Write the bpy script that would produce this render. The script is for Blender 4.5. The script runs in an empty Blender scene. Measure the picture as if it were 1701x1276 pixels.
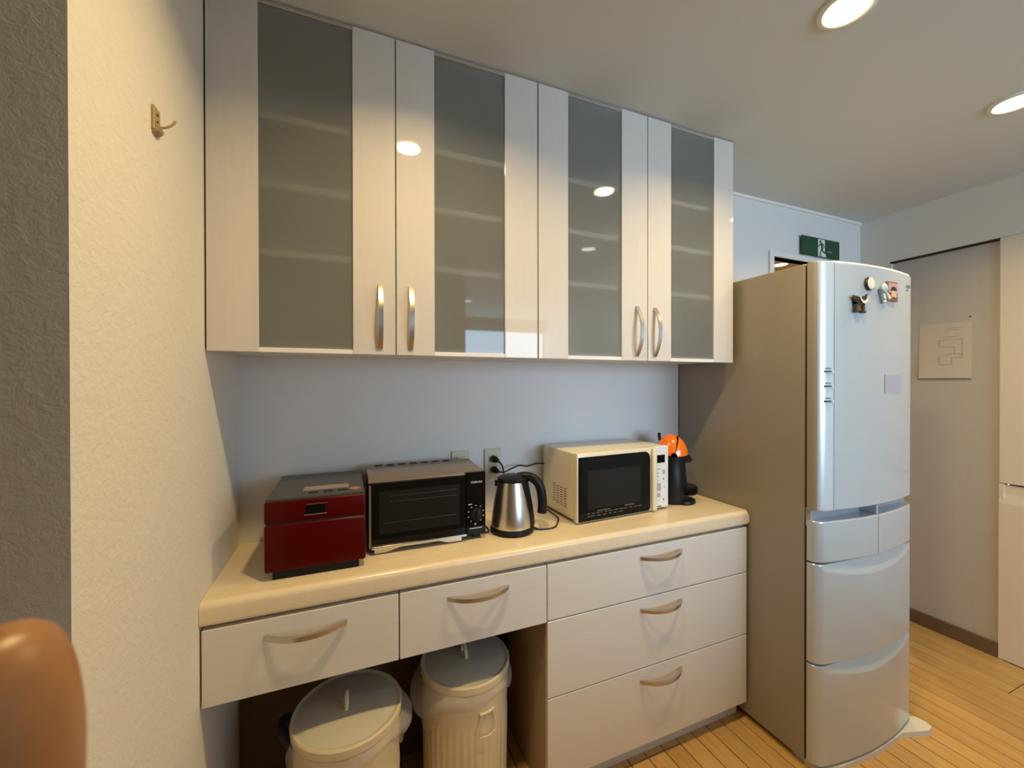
import bpy, bmesh, math, random
from mathutils import Vector, Matrix

# ------------------------------------------------------------------ camera, world, light, exposure
random.seed(7)
S = bpy.context.scene
COL = S.collection
cam_d = bpy.data.cameras.new('camera')
cam = bpy.data.objects.new('camera', cam_d)
COL.objects.link(cam)
S.camera = cam
cam_d.sensor_width = 36.0
cam_d.lens = 14.196
cam_d.clip_start = 0.01
CAM = Vector((0.0, -1.5551, 1.3934))
CR = Vector((0.92675, -0.37568, -0.00131))
CU = Vector((0.00302, 0.00397, 0.99999))
CF = Vector((0.37567, 0.92674, -0.00482))
M = Matrix((CR, CU, -CF)).transposed().to_4x4()
M.translation = CAM
cam.matrix_world = M
cam_d.dof.use_dof = True
cam_d.dof.focus_distance = 1.8
cam_d.dof.aperture_fstop = 17.0

W = bpy.data.worlds.new('world')
S.world = W
W.use_nodes = True
W.node_tree.nodes['Background'].inputs[0].default_value = (0.62, 0.78, 1.0, 1)
W.node_tree.nodes['Background'].inputs[1].default_value = 1.0
S.view_settings.view_transform = 'Standard'
S.view_settings.look = 'None'
S.view_settings.gamma = 1.0
S.view_settings.use_curve_mapping = False
S.view_settings.exposure = 0.28

WARM = (1.0, 0.72, 0.33)
NEUTRAL = (1.0, 0.93, 0.82)
DAY = (0.52, 0.75, 1.0)
P_WARM, P_WHITE, P_DAY = 7.0, 1.4, 94.0


def area_light(name, loc, rot, color, power, size, size_y=None, spread=180):
    d = bpy.data.lights.new(name, 'AREA')
    d.energy = power
    d.color = color
    d.spread = math.radians(spread)
    if size_y:
        d.shape = 'RECTANGLE'; d.size = size; d.size_y = size_y
    else:
        d.shape = 'DISK'; d.size = size
    o = bpy.data.objects.new(name, d)
    o.location = loc
    o.rotation_euler = rot
    COL.objects.link(o)
    return o


# daylight entering by the living-room window in the rear wall
area_light('daylight_window', (1.9, -5.16, 1.5), (math.radians(90), 0, 0), DAY, P_DAY, 2.2, 1.4)

# ------------------------------------------------------------------ materials
MATS = {}


def srgb(r, g, b):
    f = lambda c: (c / 255 / 12.92) if c / 255 <= 0.04045 else ((c / 255 + 0.055) / 1.055) ** 2.4
    return (f(r), f(g), f(b), 1)


def mat(name, col, rough=0.5, metal=0.0, coat=0.0, emit=None, estr=0.0, spec=0.5, noise=None, bump=None, trans=0.0):
    """noise=(scale, amount, stretch xyz) colour grain; bump=(scale, strength, distance)"""
    m = bpy.data.materials.new(name)
    m.use_nodes = True
    nt = m.node_tree
    b = nt.nodes['Principled BSDF']
    c = col if len(col) == 4 else (*col, 1)
    b.inputs['Base Color'].default_value = c
    b.inputs['Roughness'].default_value = rough
    b.inputs['Metallic'].default_value = metal
    b.inputs['Coat Weight'].default_value = coat
    b.inputs['Coat Roughness'].default_value = 0.03
    b.inputs['Specular IOR Level'].default_value = spec
    b.inputs['Transmission Weight'].default_value = trans
    if emit:
        b.inputs['Emission Color'].default_value = (*emit[:3], 1)
        b.inputs['Emission Strength'].default_value = estr
    if noise or bump:
        tc = nt.nodes.new('ShaderNodeTexCoord')
    if noise:
        sc, amt, st = noise
        mp = nt.nodes.new('ShaderNodeMapping')
        mp.inputs['Scale'].default_value = st
        nt.links.new(tc.outputs['Object'], mp.inputs['Vector'])
        n = nt.nodes.new('ShaderNodeTexNoise')
        n.inputs['Scale'].default_value = sc
        n.inputs['Detail'].default_value = 4
        nt.links.new(mp.outputs[0], n.inputs['Vector'])
        mx = nt.nodes.new('ShaderNodeMix')
        mx.data_type = 'RGBA'
        mx.inputs[6].default_value = tuple(x * (1 - amt) for x in c[:3]) + (1,)
        mx.inputs[7].default_value = tuple(min(1, x * (1 + amt)) for x in c[:3]) + (1,)
        nt.links.new(n.outputs[0], mx.inputs[0])
        nt.links.new(mx.outputs[2], b.inputs['Base Color'])
    if bump:
        sc, stg, dist = bump
        n2 = nt.nodes.new('ShaderNodeTexNoise')
        n2.inputs['Scale'].default_value = sc
        n2.inputs['Detail'].default_value = 6
        n2.inputs['Roughness'].default_value = 0.62
        n2.inputs['Distortion'].default_value = 0.45
        nt.links.new(tc.outputs['Object'], n2.inputs['Vector'])
        bp = nt.nodes.new('ShaderNodeBump')
        bp.inputs['Strength'].default_value = stg
        bp.inputs['Distance'].default_value = dist
        nt.links.new(n2.outputs[0], bp.inputs['Height'])
        nt.links.new(bp.outputs[0], b.inputs['Normal'])
    MATS[name] = m
    return m


mat('wallpaper', (0.80, 0.78, 0.74), 0.85, spec=0.2, bump=(58, 0.6, 0.004))
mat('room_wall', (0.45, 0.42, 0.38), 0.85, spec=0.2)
mat('wall_smooth', (0.72, 0.715, 0.715), 0.6, spec=0.3)
mat('wall_right_paint', (0.78, 0.78, 0.72), 0.8, spec=0.2)
mat('ceiling', (0.62, 0.655, 0.64), 0.9, spec=0.1, bump=(60, 0.15, 0.002))
mat('lacquer', (0.66, 0.62, 0.575), 0.5, coat=0.9, spec=0.1, noise=(9, 0.035, (14, 14, 0.7)))
mat('drawer_lacquer', (0.73, 0.70, 0.65), 0.33, coat=0.35, noise=(9, 0.05, (0.8, 14, 9)))
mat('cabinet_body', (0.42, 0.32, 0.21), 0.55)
mat('shelf_white', (0.75, 0.72, 0.66), 0.5)
mat('alcove_shade', (0.10, 0.065, 0.035), 0.7)  # kneespace shade put into the colour
mat('alu', (0.62, 0.62, 0.62), 0.35, metal=0.9)
mat('handle_metal', (0.58, 0.56, 0.53), 0.32, metal=1.0)
mat('countertop', (0.82, 0.69, 0.49), 0.26, spec=0.5, coat=0.15, noise=(55, 0.06, (1, 1, 1)))
mat('dark_gap', (0.03, 0.022, 0.015), 0.8)
mat('taupe_panel', (0.53, 0.515, 0.485), 0.7, noise=(12, 0.03, (1, 6, 1)))
mat('cream_door', (0.78, 0.71, 0.60), 0.45, coat=0.2)
mat('base_brown', (0.17, 0.105, 0.06), 0.55, noise=(14, 0.2, (1, 1, 8)))
mat('white_trim', (0.80, 0.80, 0.79), 0.45)
mat('floor_base', (0.07, 0.035, 0.012), 0.8)
mat('paper', (0.62, 0.57, 0.51), 0.9)
mat('print_grey', (0.44, 0.39, 0.35), 0.9)
mat('red_gloss', (0.075, 0.0004, 0.0008), 0.3, coat=0.08, spec=0.12)
mat('cooker_top', (0.055, 0.05, 0.045), 0.35)
mat('display_grey', (0.30, 0.22, 0.17), 0.3)
mat('copper_button', (0.55, 0.28, 0.15), 0.35, metal=0.4)
mat('black_gloss', (0.004, 0.004, 0.0045), 0.08, spec=0.18)
mat('black_plastic', (0.010, 0.010, 0.011), 0.35, spec=0.25)
mat('black_window', (0.013, 0.012, 0.011), 0.14, spec=0.25)
mat('toaster_top', (0.26, 0.21, 0.15), 0.34, metal=0.5)
mat('silver', (0.70, 0.68, 0.64), 0.25, metal=1.0)
mat('kettle_steel', (0.66, 0.63, 0.58), 0.27, metal=1.0, noise=(6, 0.08, (1, 1, 60)))
mat('smoke_window', (0.42, 0.38, 0.34), 0.2)
mat('mw_cream', (0.80, 0.72, 0.53), 0.35, coat=0.3)
mat('mw_white', (0.80, 0.80, 0.78), 0.35)
mat('print_white', (0.75, 0.75, 0.75), 0.6)
mat('print_rack', (0.045, 0.042, 0.04), 0.4)
mat('mark_grey', (0.17, 0.16, 0.15), 0.5)
mat('print_dark', (0.10, 0.10, 0.10), 0.6)
mat('orange_gloss', (0.95, 0.20, 0.008), 0.15, coat=0.8)
mat('outlet_beige', (0.62, 0.57, 0.42), 0.45)
mat('fridge_side', (0.32, 0.29, 0.245), 0.42, metal=0.15)
mat('fridge_silver', (0.53, 0.60, 0.67), 0.26, metal=0.35, coat=0.35)
mat('fridge_strip', (0.64, 0.74, 0.84), 0.28, metal=0.5, coat=0.4)
mat('seam_blue', (0.05, 0.065, 0.09), 0.4)
mat('fridge_cavity', (0.34, 0.33, 0.36), 0.35)
mat('fridge_foot', (0.70, 0.66, 0.60), 0.5)
mat('bin_cream', (0.72, 0.62, 0.42), 0.42, coat=0.15)
mat('bin_lid_grey', (0.58, 0.55, 0.47), 0.35, noise=(5, 0.12, (1, 1, 1)))
mat('sign_green', srgb(14, 72, 46), 0.4)
mat('sign_white', (0.75, 0.80, 0.74), 0.5)
mat('hook_wood', (0.42, 0.31, 0.17), 0.5)
mat('magnet_black', (0.02, 0.018, 0.015), 0.4)
mat('magnet_cream', (0.82, 0.74, 0.60), 0.4)
mat('magnet_blue', (0.50, 0.60, 0.63), 0.4)
mat('magnet_tealgrey', (0.16, 0.21, 0.22), 0.4)
mat('magnet_brown', (0.20, 0.10, 0.035), 0.4)
mat('magnet_pink', (0.50, 0.30, 0.30), 0.4)
mat('magnet_tan', (0.62, 0.40, 0.24), 0.4)
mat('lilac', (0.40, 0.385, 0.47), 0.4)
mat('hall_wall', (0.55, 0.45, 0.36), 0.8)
mat('lamp_warm', (1, 0.9, 0.7), 0.5, emit=(1.0, 0.80, 0.42), estr=9)
mat('lamp_white', (1, 1, 1), 0.5, emit=(0.95, 0.97, 1.0), estr=9)
mat('lamp_can', (0.80, 0.74, 0.60), 0.35)
mat('lamp_ring', (0.80, 0.79, 0.76), 0.4)
mat('skin', (0.38, 0.175, 0.055), 0.38, noise=(220, 0.12, (1, 1, 1)))
MATS['skin'].node_tree.nodes['Principled BSDF'].inputs['Subsurface Weight'].default_value = 0.15
MATS['skin'].node_tree.nodes['Principled BSDF'].inputs['Subsurface Radius'].default_value = (0.006, 0.002, 0.001)
mat('cord', (0.012, 0.011, 0.010), 0.45)


def wood_floor():
    m = mat('floor_oak', (0.62, 0.38, 0.15), 0.38, coat=0.12)
    nt = m.node_tree
    b = nt.nodes['Principled BSDF']
    tc = nt.nodes.new('ShaderNodeTexCoord')
    mp = nt.nodes.new('ShaderNodeMapping'); mp.inputs['Scale'].default_value = (34, 2.4, 1)
    oi = nt.nodes.new('ShaderNodeObjectInfo')
    ad = nt.nodes.new('ShaderNodeVectorMath'); ad.operation = 'ADD'
    mu = nt.nodes.new('ShaderNodeMath'); mu.operation = 'MULTIPLY'; mu.inputs[1].default_value = 40
    nt.links.new(oi.outputs['Random'], mu.inputs[0])
    nt.links.new(tc.outputs['Object'], ad.inputs[0]); nt.links.new(mu.outputs[0], ad.inputs[1])
    nt.links.new(ad.outputs[0], mp.inputs[0])
    n = nt.nodes.new('ShaderNodeTexNoise'); n.inputs['Scale'].default_value = 2.2; n.inputs['Detail'].default_value = 6
    nt.links.new(mp.outputs[0], n.inputs['Vector'])
    r = nt.nodes.new('ShaderNodeValToRGB')
    r.color_ramp.elements[0].position = 0.25; r.color_ramp.elements[0].color = (0.50, 0.285, 0.085, 1)
    r.color_ramp.elements[1].position = 0.75; r.color_ramp.elements[1].color = (0.62, 0.375, 0.13, 1)
    nt.links.new(n.outputs[0], r.inputs[0])
    hs = nt.nodes.new('ShaderNodeHueSaturation')
    mr = nt.nodes.new('ShaderNodeMapRange'); mr.inputs[3].default_value = 0.90; mr.inputs[4].default_value = 1.08
    nt.links.new(oi.outputs['Random'], mr.inputs[0]); nt.links.new(mr.outputs[0], hs.inputs['Value'])
    nt.links.new(r.outputs[0], hs.inputs['Color'])
    nt.links.new(hs.outputs[0], b.inputs['Base Color'])


wood_floor()


def frosted_glass():
    m = bpy.data.materials.new('frosted_glass'); m.use_nodes = True
    nt = m.node_tree
    for n in list(nt.nodes): nt.nodes.remove(n)
    out = nt.nodes.new('ShaderNodeOutputMaterial')
    dif = nt.nodes.new('ShaderNodeBsdfDiffuse'); dif.inputs[0].default_value = (0.54, 0.545, 0.49, 1)
    ref = nt.nodes.new('ShaderNodeBsdfRefraction'); ref.inputs[0].default_value = (0.88, 0.88, 0.84, 1)
    ref.inputs['Roughness'].default_value = 0.22; ref.inputs['IOR'].default_value = 1.02
    tl = nt.nodes.new('ShaderNodeBsdfTranslucent'); tl.inputs[0].default_value = (0.8, 0.79, 0.76, 1)
    m0 = nt.nodes.new('ShaderNodeMixShader'); m0.inputs[0].default_value = 0.55
    nt.links.new(dif.outputs[0], m0.inputs[1]); nt.links.new(tl.outputs[0], m0.inputs[2])
    m1 = nt.nodes.new('ShaderNodeMixShader'); m1.inputs[0].default_value = 0.45
    nt.links.new(m0.outputs[0], m1.inputs[1]); nt.links.new(ref.outputs[0], m1.inputs[2])
    gl = nt.nodes.new('ShaderNodeBsdfGlossy'); gl.inputs['Roughness'].default_value = 0.035
    fr = nt.nodes.new('ShaderNodeFresnel'); fr.inputs[0].default_value = 1.5
    m2 = nt.nodes.new('ShaderNodeMixShader')
    nt.links.new(fr.outputs[0], m2.inputs[0]); nt.links.new(m1.outputs[0], m2.inputs[1]); nt.links.new(gl.outputs[0], m2.inputs[2])
    nt.links.new(m2.outputs[0], out.inputs[0])
    MATS['frosted_glass'] = m
    m = bpy.data.materials.new('bag_film'); m.use_nodes = True
    nt = m.node_tree
    for n in list(nt.nodes): nt.nodes.remove(n)
    out = nt.nodes.new('ShaderNodeOutputMaterial')
    pr = nt.nodes.new('ShaderNodeBsdfPrincipled'); pr.inputs['Base Color'].default_value = (0.82, 0.78, 0.72, 1); pr.inputs['Roughness'].default_value = 0.3
    tl = nt.nodes.new('ShaderNodeBsdfTranslucent'); tl.inputs[0].default_value = (0.8, 0.76, 0.7, 1)
    tr = nt.nodes.new('ShaderNodeBsdfTransparent'); tr.inputs[0].default_value = (0.95, 0.94, 0.92, 1)
    m0 = nt.nodes.new('ShaderNodeMixShader'); m0.inputs[0].default_value = 0.3
    nt.links.new(pr.outputs[0], m0.inputs[1]); nt.links.new(tl.outputs[0], m0.inputs[2])
    m1 = nt.nodes.new('ShaderNodeMixShader'); m1.inputs[0].default_value = 0.6
    nt.links.new(m0.outputs[0], m1.inputs[1]); nt.links.new(tr.outputs[0], m1.inputs[2])
    nt.links.new(m1.outputs[0], out.inputs[0])
    MATS['bag_film'] = m
    m = bpy.data.materials.new('window_glass'); m.use_nodes = True
    nt = m.node_tree
    for n in list(nt.nodes): nt.nodes.remove(n)
    out = nt.nodes.new('ShaderNodeOutputMaterial')
    tr = nt.nodes.new('ShaderNodeBsdfTransparent')
    gl = nt.nodes.new('ShaderNodeBsdfGlossy'); gl.inputs['Roughness'].default_value = 0.02
    m1 = nt.nodes.new('ShaderNodeMixShader'); m1.inputs[0].default_value = 0.06
    nt.links.new(tr.outputs[0], m1.inputs[1]); nt.links.new(gl.outputs[0], m1.inputs[2])
    nt.links.new(m1.outputs[0], out.inputs[0])
    MATS['window_glass'] = m


frosted_glass()

# ------------------------------------------------------------------ mesh helpers


def NB():
    return bmesh.new()


def box(bm, x0, x1, y0, y1, z0, z1, bev=0.0, seg=2):
    r = bmesh.ops.create_cube(bm, size=1.0)
    vs = r['verts']
    for v in vs:
        v.co = Vector((x0 + (v.co.x + 0.5) * (x1 - x0), y0 + (v.co.y + 0.5) * (y1 - y0), z0 + (v.co.z + 0.5) * (z1 - z0)))
    if bev > 0:
        es = list({e for v in vs for e in v.link_edges})
        bmesh.ops.bevel(bm, geom=es, offset=bev, segments=seg, affect='EDGES', profile=0.5)
    return bm


def BX(x0, x1, y0, y1, z0, z1, bev=0.0, seg=2):
    return box(NB(), x0, x1, y0, y1, z0, z1, bev, seg)


def lathe(bm, prof, cx=0, cy=0, seg=40, rib=None, cap=True):
    """prof: list of (r, z) bottom to top"""
    rings = []
    for (r, z) in prof:
        ring = []
        for i in range(seg):
            a = 2 * math.pi * i / seg
            rr = r
            if rib and rib[0] < z < rib[1]:
                rr = r + rib[3] * (0.5 + 0.5 * math.cos(a * rib[2]))
            ring.append(bm.verts.new((cx + rr * math.cos(a), cy + rr * math.sin(a), z)))
        rings.append(ring)
    for k in range(len(rings) - 1):
        for i in range(seg):
            j = (i + 1) % seg
            bm.faces.new((rings[k][i], rings[k][j], rings[k + 1][j], rings[k + 1][i]))
    if cap:
        if prof[0][0] > 1e-5: bm.faces.new(list(reversed(rings[0])))
        if prof[-1][0] > 1e-5: bm.faces.new(rings[-1])
    bmesh.ops.remove_doubles(bm, verts=[v for r in rings for v in r], dist=1e-6)
    return bm


def tube(bm, pts, r, seg=8, closed=False):
    pts = [Vector(p) for p in pts]
    n = len(pts)
    rad = r if isinstance(r, (list, tuple)) else [r] * n
    rings = []
    up = Vector((0, 0, 1))
    prev = None
    for i, p in enumerate(pts):
        if closed:
            t = (pts[(i + 1) % n] - pts[i - 1]).normalized()
        else:
            t = (pts[min(i + 1, n - 1)] - pts[max(i - 1, 0)]).normalized()
        if prev is None:
            a = up if abs(t.z) < 0.9 else Vector((1, 0, 0))
            s = t.cross(a).normalized()
        else:
            s = (prev - t * prev.dot(t)).normalized()
        prev = s
        b = t.cross(s)
        rings.append([bm.verts.new(p + (s * math.cos(2 * math.pi * k / seg) + b * math.sin(2 * math.pi * k / seg)) * rad[i]) for k in range(seg)])
    m = n if closed else n - 1
    for i in range(m):
        A, B = rings[i], rings[(i + 1) % n]
        for k in range(seg):
            j = (k + 1) % seg
            bm.faces.new((A[k], A[j], B[j], B[k]))
    if not closed:
        bm.faces.new(list(reversed(rings[0]))); bm.faces.new(rings[-1])
    return bm


def smooth_path(pts, sub=8):
    P = [Vector(p) for p in pts]
    out = []
    for i in range(len(P) - 1):
        p0, p1, p2, p3 = P[max(i - 1, 0)], P[i], P[i + 1], P[min(i + 2, len(P) - 1)]
        for k in range(sub):
            t = k / sub
            out.append(0.5 * ((2 * p1) + (-p0 + p2) * t + (2 * p0 - 5 * p1 + 4 * p2 - p3) * t * t + (-p0 + 3 * p1 - 3 * p2 + p3) * t ** 3))
    out.append(P[-1])
    return out


def prism(bm, poly, axis, a, b):
    """poly: 2D outline; axis 'x': (y,z) extruded in x; 'y': (x,z); 'z': (x,y)"""
    def mk(p, t):
        return {'x': (t, p[0], p[1]), 'y': (p[0], t, p[1]), 'z': (p[0], p[1], t)}[axis]
    A = [bm.verts.new(mk(p, a)) for p in poly]
    B = [bm.verts.new(mk(p, b)) for p in poly]
    n = len(poly)
    for i in range(n):
        j = (i + 1) % n
        bm.faces.new((A[i], A[j], B[j], B[i]))
    bm.faces.new(list(reversed(A))); bm.faces.new(B)
    return bm


def thing(name, label, cat, loc=(0, 0, 0), rotz=0.0, group=None):
    o = bpy.data.objects.new(name, None)
    COL.objects.link(o)
    o.location = loc
    o.rotation_euler = (0, 0, rotz)
    o.empty_display_size = 0.05
    tag(o, label, cat, group)
    return o


def tag(o, label=None, cat=None, group=None, kind=None):
    if label: o['label'] = label
    if cat: o['category'] = cat
    if group: o['group'] = group
    if kind: o['kind'] = kind
    return o


def root_of(o):
    while o.parent: o = o.parent
    return o


def part(name, bm, m, parent=None, world=True, smooth=True, label=None, angle=18):
    """world=True: coordinates are world ones and the root is unrotated; they are made local to the root"""
    bmesh.ops.recalc_face_normals(bm, faces=bm.faces[:])
    me = bpy.data.meshes.new(name)
    if parent is not None and world:
        off = root_of(parent).location
        bmesh.ops.translate(bm, verts=bm.verts[:], vec=-Vector(off))
    bm.to_mesh(me); bm.free()
    o = bpy.data.objects.new(name, me)
    COL.objects.link(o)
    me.materials.append(MATS[m])
    if smooth:
        for p in me.polygons: p.use_smooth = True
        try:
            me.set_sharp_from_angle(angle=math.radians(angle))
        except Exception:
            pass
    if parent is not None: o.parent = parent
    if label: o['label'] = label
    return o


def struct(name, bm, m, label, cat=None, smooth=True):
    o = part(name, bm, m, None, smooth=smooth)
    tag(o, label, cat or name.split('_')[0], None, 'structure')
    return o


def copy_child(src, parent, loc):
    c = src.copy(); COL.objects.link(c); c.parent = parent; c.location = loc
    return c


def text_part(name, body, size, m, parent, matrix, align='CENTER', sx=1.0):
    cu = bpy.data.curves.new(name, 'FONT')
    cu.body = body; cu.size = size; cu.align_x = align; cu.align_y = 'CENTER'; cu.extrude = 0.0003
    cu.materials.append(MATS[m])
    tmp = bpy.data.objects.new(name, cu); COL.objects.link(tmp)
    bpy.context.view_layer.update()
    me_ = bpy.data.meshes.new_from_object(tmp.evaluated_get(bpy.context.evaluated_depsgraph_get()))
    bpy.data.objects.remove(tmp)
    o = bpy.data.objects.new(name, me_); COL.objects.link(o)
    o.parent = parent
    o.matrix_local = matrix @ Matrix.Diagonal((sx, 1, 1, 1))
    return o


# text facing -Y (readable from the front): x -> +x, y -> +z
def front_text(x, y, z):
    return Matrix.Translation((x, y, z)) @ Matrix.Rotation(math.radians(90), 4, 'X')


# ------------------------------------------------------------------ main dimensions (metres)
XL, XR, ZC, YREAR = -0.332, 3.027, 2.40, -5.2
YU, YN, YD = -0.334, -0.3885, -0.3845
ZT = 0.865                       # worktop surface

# ------------------------------------------------------------------ the room shell
fl = struct('floor', BX(-2.3, XR + 1.4, YREAR - 0.1, 1.6, -0.06, -0.012), 'floor_base', 'honey-coloured strip wood floor of the kitchen', 'floor')
plank_w, plank_l, gap = 0.0775, 0.93, 0.0034
bm = BX(0, plank_w - gap, 0, plank_l - gap, -0.012, 0.0, 0.0010, 1)
first = part('plank', bm, 'floor_oak', fl, world=False, smooth=False)
x = 1.028 - plank_w * 18
k = 0
placed = False
while x < XR - 0.005:
    grp = (k // 4)
    off = (grp * 0.37) % plank_l
    y = -2.6 - off
    while y < -0.02:
        l = plank_l
        y1 = min(y + l, -0.002)
        if y1 - y > 0.05 and not (y1 < -2.75):
            if x + plank_w > XL:
                if not placed:
                    o = first; placed = True
                else:
                    o = first.copy(); COL.objects.link(o); o.parent = fl
                o.location = (x, y, 0)
                o.scale = (1, (y1 - y) / plank_l, 1)
        y += l
    x += plank_w; k += 1
fo = part('plank_field', BX(-2.3, XR, YREAR, -2.62 - 0.9, -0.012, -0.0015), 'floor_oak', fl, world=False, smooth=False)
fo['kind'] = 'stuff'
fo2 = part('plank_field', BX(-2.3, XL - 0.04, -3.6, -0.86, -0.012, -0.0015), 'floor_oak', fl, world=False, smooth=False)
fo2['kind'] = 'stuff'
fo3 = part('plank_field', BX(1.6, XR + 1.4, 0.0, 1.6, -0.012, -0.0015), 'floor_oak', fl, world=False, smooth=False)
fo3['kind'] = 'stuff'

struct('ceiling', BX(-2.3, XR + 0.1, YREAR - 0.1, 0.05, ZC, ZC + 0.02), 'ceiling', 'plain off-white kitchen ceiling with recessed lamps', 'ceiling')
bm = NB()
box(bm, XL, 2.209, 0.0, 0.05, 0, ZC); box(bm, 2.209, 2.96, 0.0, 0.05, 2.097, ZC); box(bm, 2.96, XR + 0.1, 0.0, 0.05, 0, ZC)
struct('wall_back', bm, 'wall_smooth', 'smooth pale grey wall behind the worktop and fridge', 'wall')
struct('wall_left', BX(-2.3, XL, -0.86, 0.12, 0, ZC), 'wallpaper', 'textured cream wallpapered wall beside the worktop, its end face in shade', 'wall')
struct('wall_partition_blocker', BX(-2.3, 0.86, -2.32, -2.2, 0, ZC), 'room_wall', 'unseen partition wall added behind the viewer to block window daylight', 'wall')  # unseen wall, added to keep window daylight off the left side
struct('wall_half_blocker', BX(0.86, 2.3, -2.32, -2.2, 0, 0.90), 'room_wall', 'unseen half-height wall added to keep window daylight off the low fronts', 'wall')  # unseen low wall, added to block daylight from the lower drawers
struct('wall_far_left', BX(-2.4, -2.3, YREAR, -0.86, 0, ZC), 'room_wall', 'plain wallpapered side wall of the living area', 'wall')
bm = NB()
box(bm, XR, XR + 0.1, -0.152, 0, 0, ZC); box(bm, XR, XR + 0.1, -1.5, -0.152, 2.113, ZC); box(bm, XR, XR + 0.1, YREAR, -1.5, 0, ZC)
struct('wall_right', bm, 'wall_right_paint', 'grey-cream wall with a tall opening beyond the fridge', 'wall')
bm = NB()
wx0, wx1, wz0, wz1 = 0.8, 3.0, 0.8, 2.2
box(bm, -2.4, wx0, YREAR - 0.1, YREAR, 0, ZC); box(bm, wx1, XR + 0.1, YREAR - 0.1, YREAR, 0, ZC)
box(bm, wx0, wx1, YREAR - 0.1, YREAR, 0, wz0); box(bm, wx0, wx1, YREAR - 0.1, YREAR, wz1, ZC)
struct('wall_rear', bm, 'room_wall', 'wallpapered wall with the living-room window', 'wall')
bm = NB()
for a in (wx0, (wx0 + wx1) / 2 - 0.02, wx1 - 0.04): box(bm, a, a + 0.04, YREAR - 0.07, YREAR - 0.03, wz0, wz1)
for a in (wz0, wz1 - 0.04): box(bm, wx0, wx1, YREAR - 0.07, YREAR - 0.03, a, a + 0.04)
win = struct('window_1', bm, 'white_trim', 'wide living-room window with a white frame', 'window')
part('pane', BX(wx0 + 0.04, (wx0 + wx1) / 2 - 0.02, YREAR - 0.055, YREAR - 0.05, wz0 + 0.04, wz1 - 0.04), 'window_glass', win, world=False)
part('pane', BX((wx0 + wx1) / 2 + 0.02, wx1 - 0.04, YREAR - 0.055, YREAR - 0.05, wz0 + 0.04, wz1 - 0.04), 'window_glass', win, world=False)

# thin cornices, door frame, recessed panel and skirting
struct('trim_1', BX(1.497, XR, -0.012, 0.0, ZC - 0.014, ZC), 'white_trim', 'thin white cornice where the pale wall meets the ceiling', 'trim')
struct('trim_2', BX(XR - 0.01, XR, YREAR, -0.012, ZC - 0.011, ZC), 'wall_right_paint', 'thin cornice along the top of the grey-cream wall', 'trim')
bm = NB()
box(bm, 2.175, 2.209, -0.012, 0.055, 0, 2.124); box(bm, 2.209, 2.99, -0.012, 0.055, 2.097, 2.124); box(bm, 2.956, 2.99, -0.012, 0.055, 0, 2.097)
struct('trim_3', bm, 'white_trim', 'white door frame half hidden behind the fridge', 'door frame')
struct('wall_recess', BX(XR + 0.010, XR + 0.1, -0.594, -0.153, 0, 2.112), 'taupe_panel', 'taupe panel set back in the wall beyond the fridge', 'wall')
struct('trim_4', BX(XR - 0.002, XR + 0.0098, -0.162, -0.153, 0, 2.100), 'white_trim', 'slim white upright at the edge of the taupe panel', 'trim')
struct('trim_5', BX(XR + 0.002, XR + 0.0098, -0.594, -0.153, 2.101, 2.111), 'dark_gap', 'dark bar painted as the shadow gap above the taupe panel', 'trim')  # dark colour paints the shade of the gap over the panel
struct('baseboard_right', BX(XR - 0.002, XR + 0.0098, -0.594, -0.163, 0, 0.075, 0.003), 'base_brown', 'brown wooden skirting along the foot of the taupe panel', 'baseboard')
# hall behind the doorway
bm = NB()
box(bm, 1.7, 1.75, 0.055, 1.5, 0, ZC); box(bm, 1.7, 4.4, 1.45, 1.5, 0, ZC); box(bm, 4.35, 4.4, 0.055, 1.5, 0, ZC); box(bm, XR + 0.1, 4.4, 0.055, 0.1, 0, ZC)
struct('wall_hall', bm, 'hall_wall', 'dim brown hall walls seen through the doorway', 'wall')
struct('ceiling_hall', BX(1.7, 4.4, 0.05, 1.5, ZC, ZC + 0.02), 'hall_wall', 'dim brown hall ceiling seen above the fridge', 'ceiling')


# ------------------------------------------------------------------ ceiling lamps
def downlight(loc, kind, label, power, r=0.052, z=ZC):
    t = thing('downlight', label, 'lamp', (loc[0], loc[1], z), 0, 'recessed ceiling lamps')
    bm = NB()
    lathe(bm, [(r + 0.004, -0.0005), (r + 0.016, -0.0005), (r + 0.014, -0.006), (r + 0.004, -0.009), (r, -0.006), (r, -0.0005)], cap=False)
    part('ring', bm, 'lamp_ring', t, world=False)
    bm = NB()
    lathe(bm, [(0.0, -0.0036), (r * 0.7, -0.0040), (r, -0.0035), (r, -0.0015), (0, -0.0015)], cap=False)
    part('lens', bm, 'lamp_warm' if kind == 'warm' else 'lamp_white', t, world=False)
    L = area_light('downlight_beam', (loc[0], loc[1], z - 0.010), (0, 0, 0), WARM if kind == 'warm' else NEUTRAL, power, 2 * r * 0.9, None, 143)
    return t


downlight((0.24, -0.88), 'warm', 'warm recessed ceiling lamp in front of the pair of wall cupboards nearest the cream wall', P_WARM)
downlight((1.245, -0.885), 'warm', 'warm recessed ceiling lamp cut off by the top edge of the picture', P_WARM)
downlight((2.225, -0.885), 'warm', 'warm recessed ceiling lamp nearest the tall cream cupboard', P_WARM)
downlight((1.68, -1.71), 'white', 'white recessed ceiling lamp one row behind the warm lamps', P_WHITE)
downlight((1.36, -3.93), 'white', 'white recessed ceiling lamp near the living-room window', P_WHITE)
downlight((3.43, 0.79), 'warm', 'recessed lamp in the hall ceiling beyond the doorway', 14.0)


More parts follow.
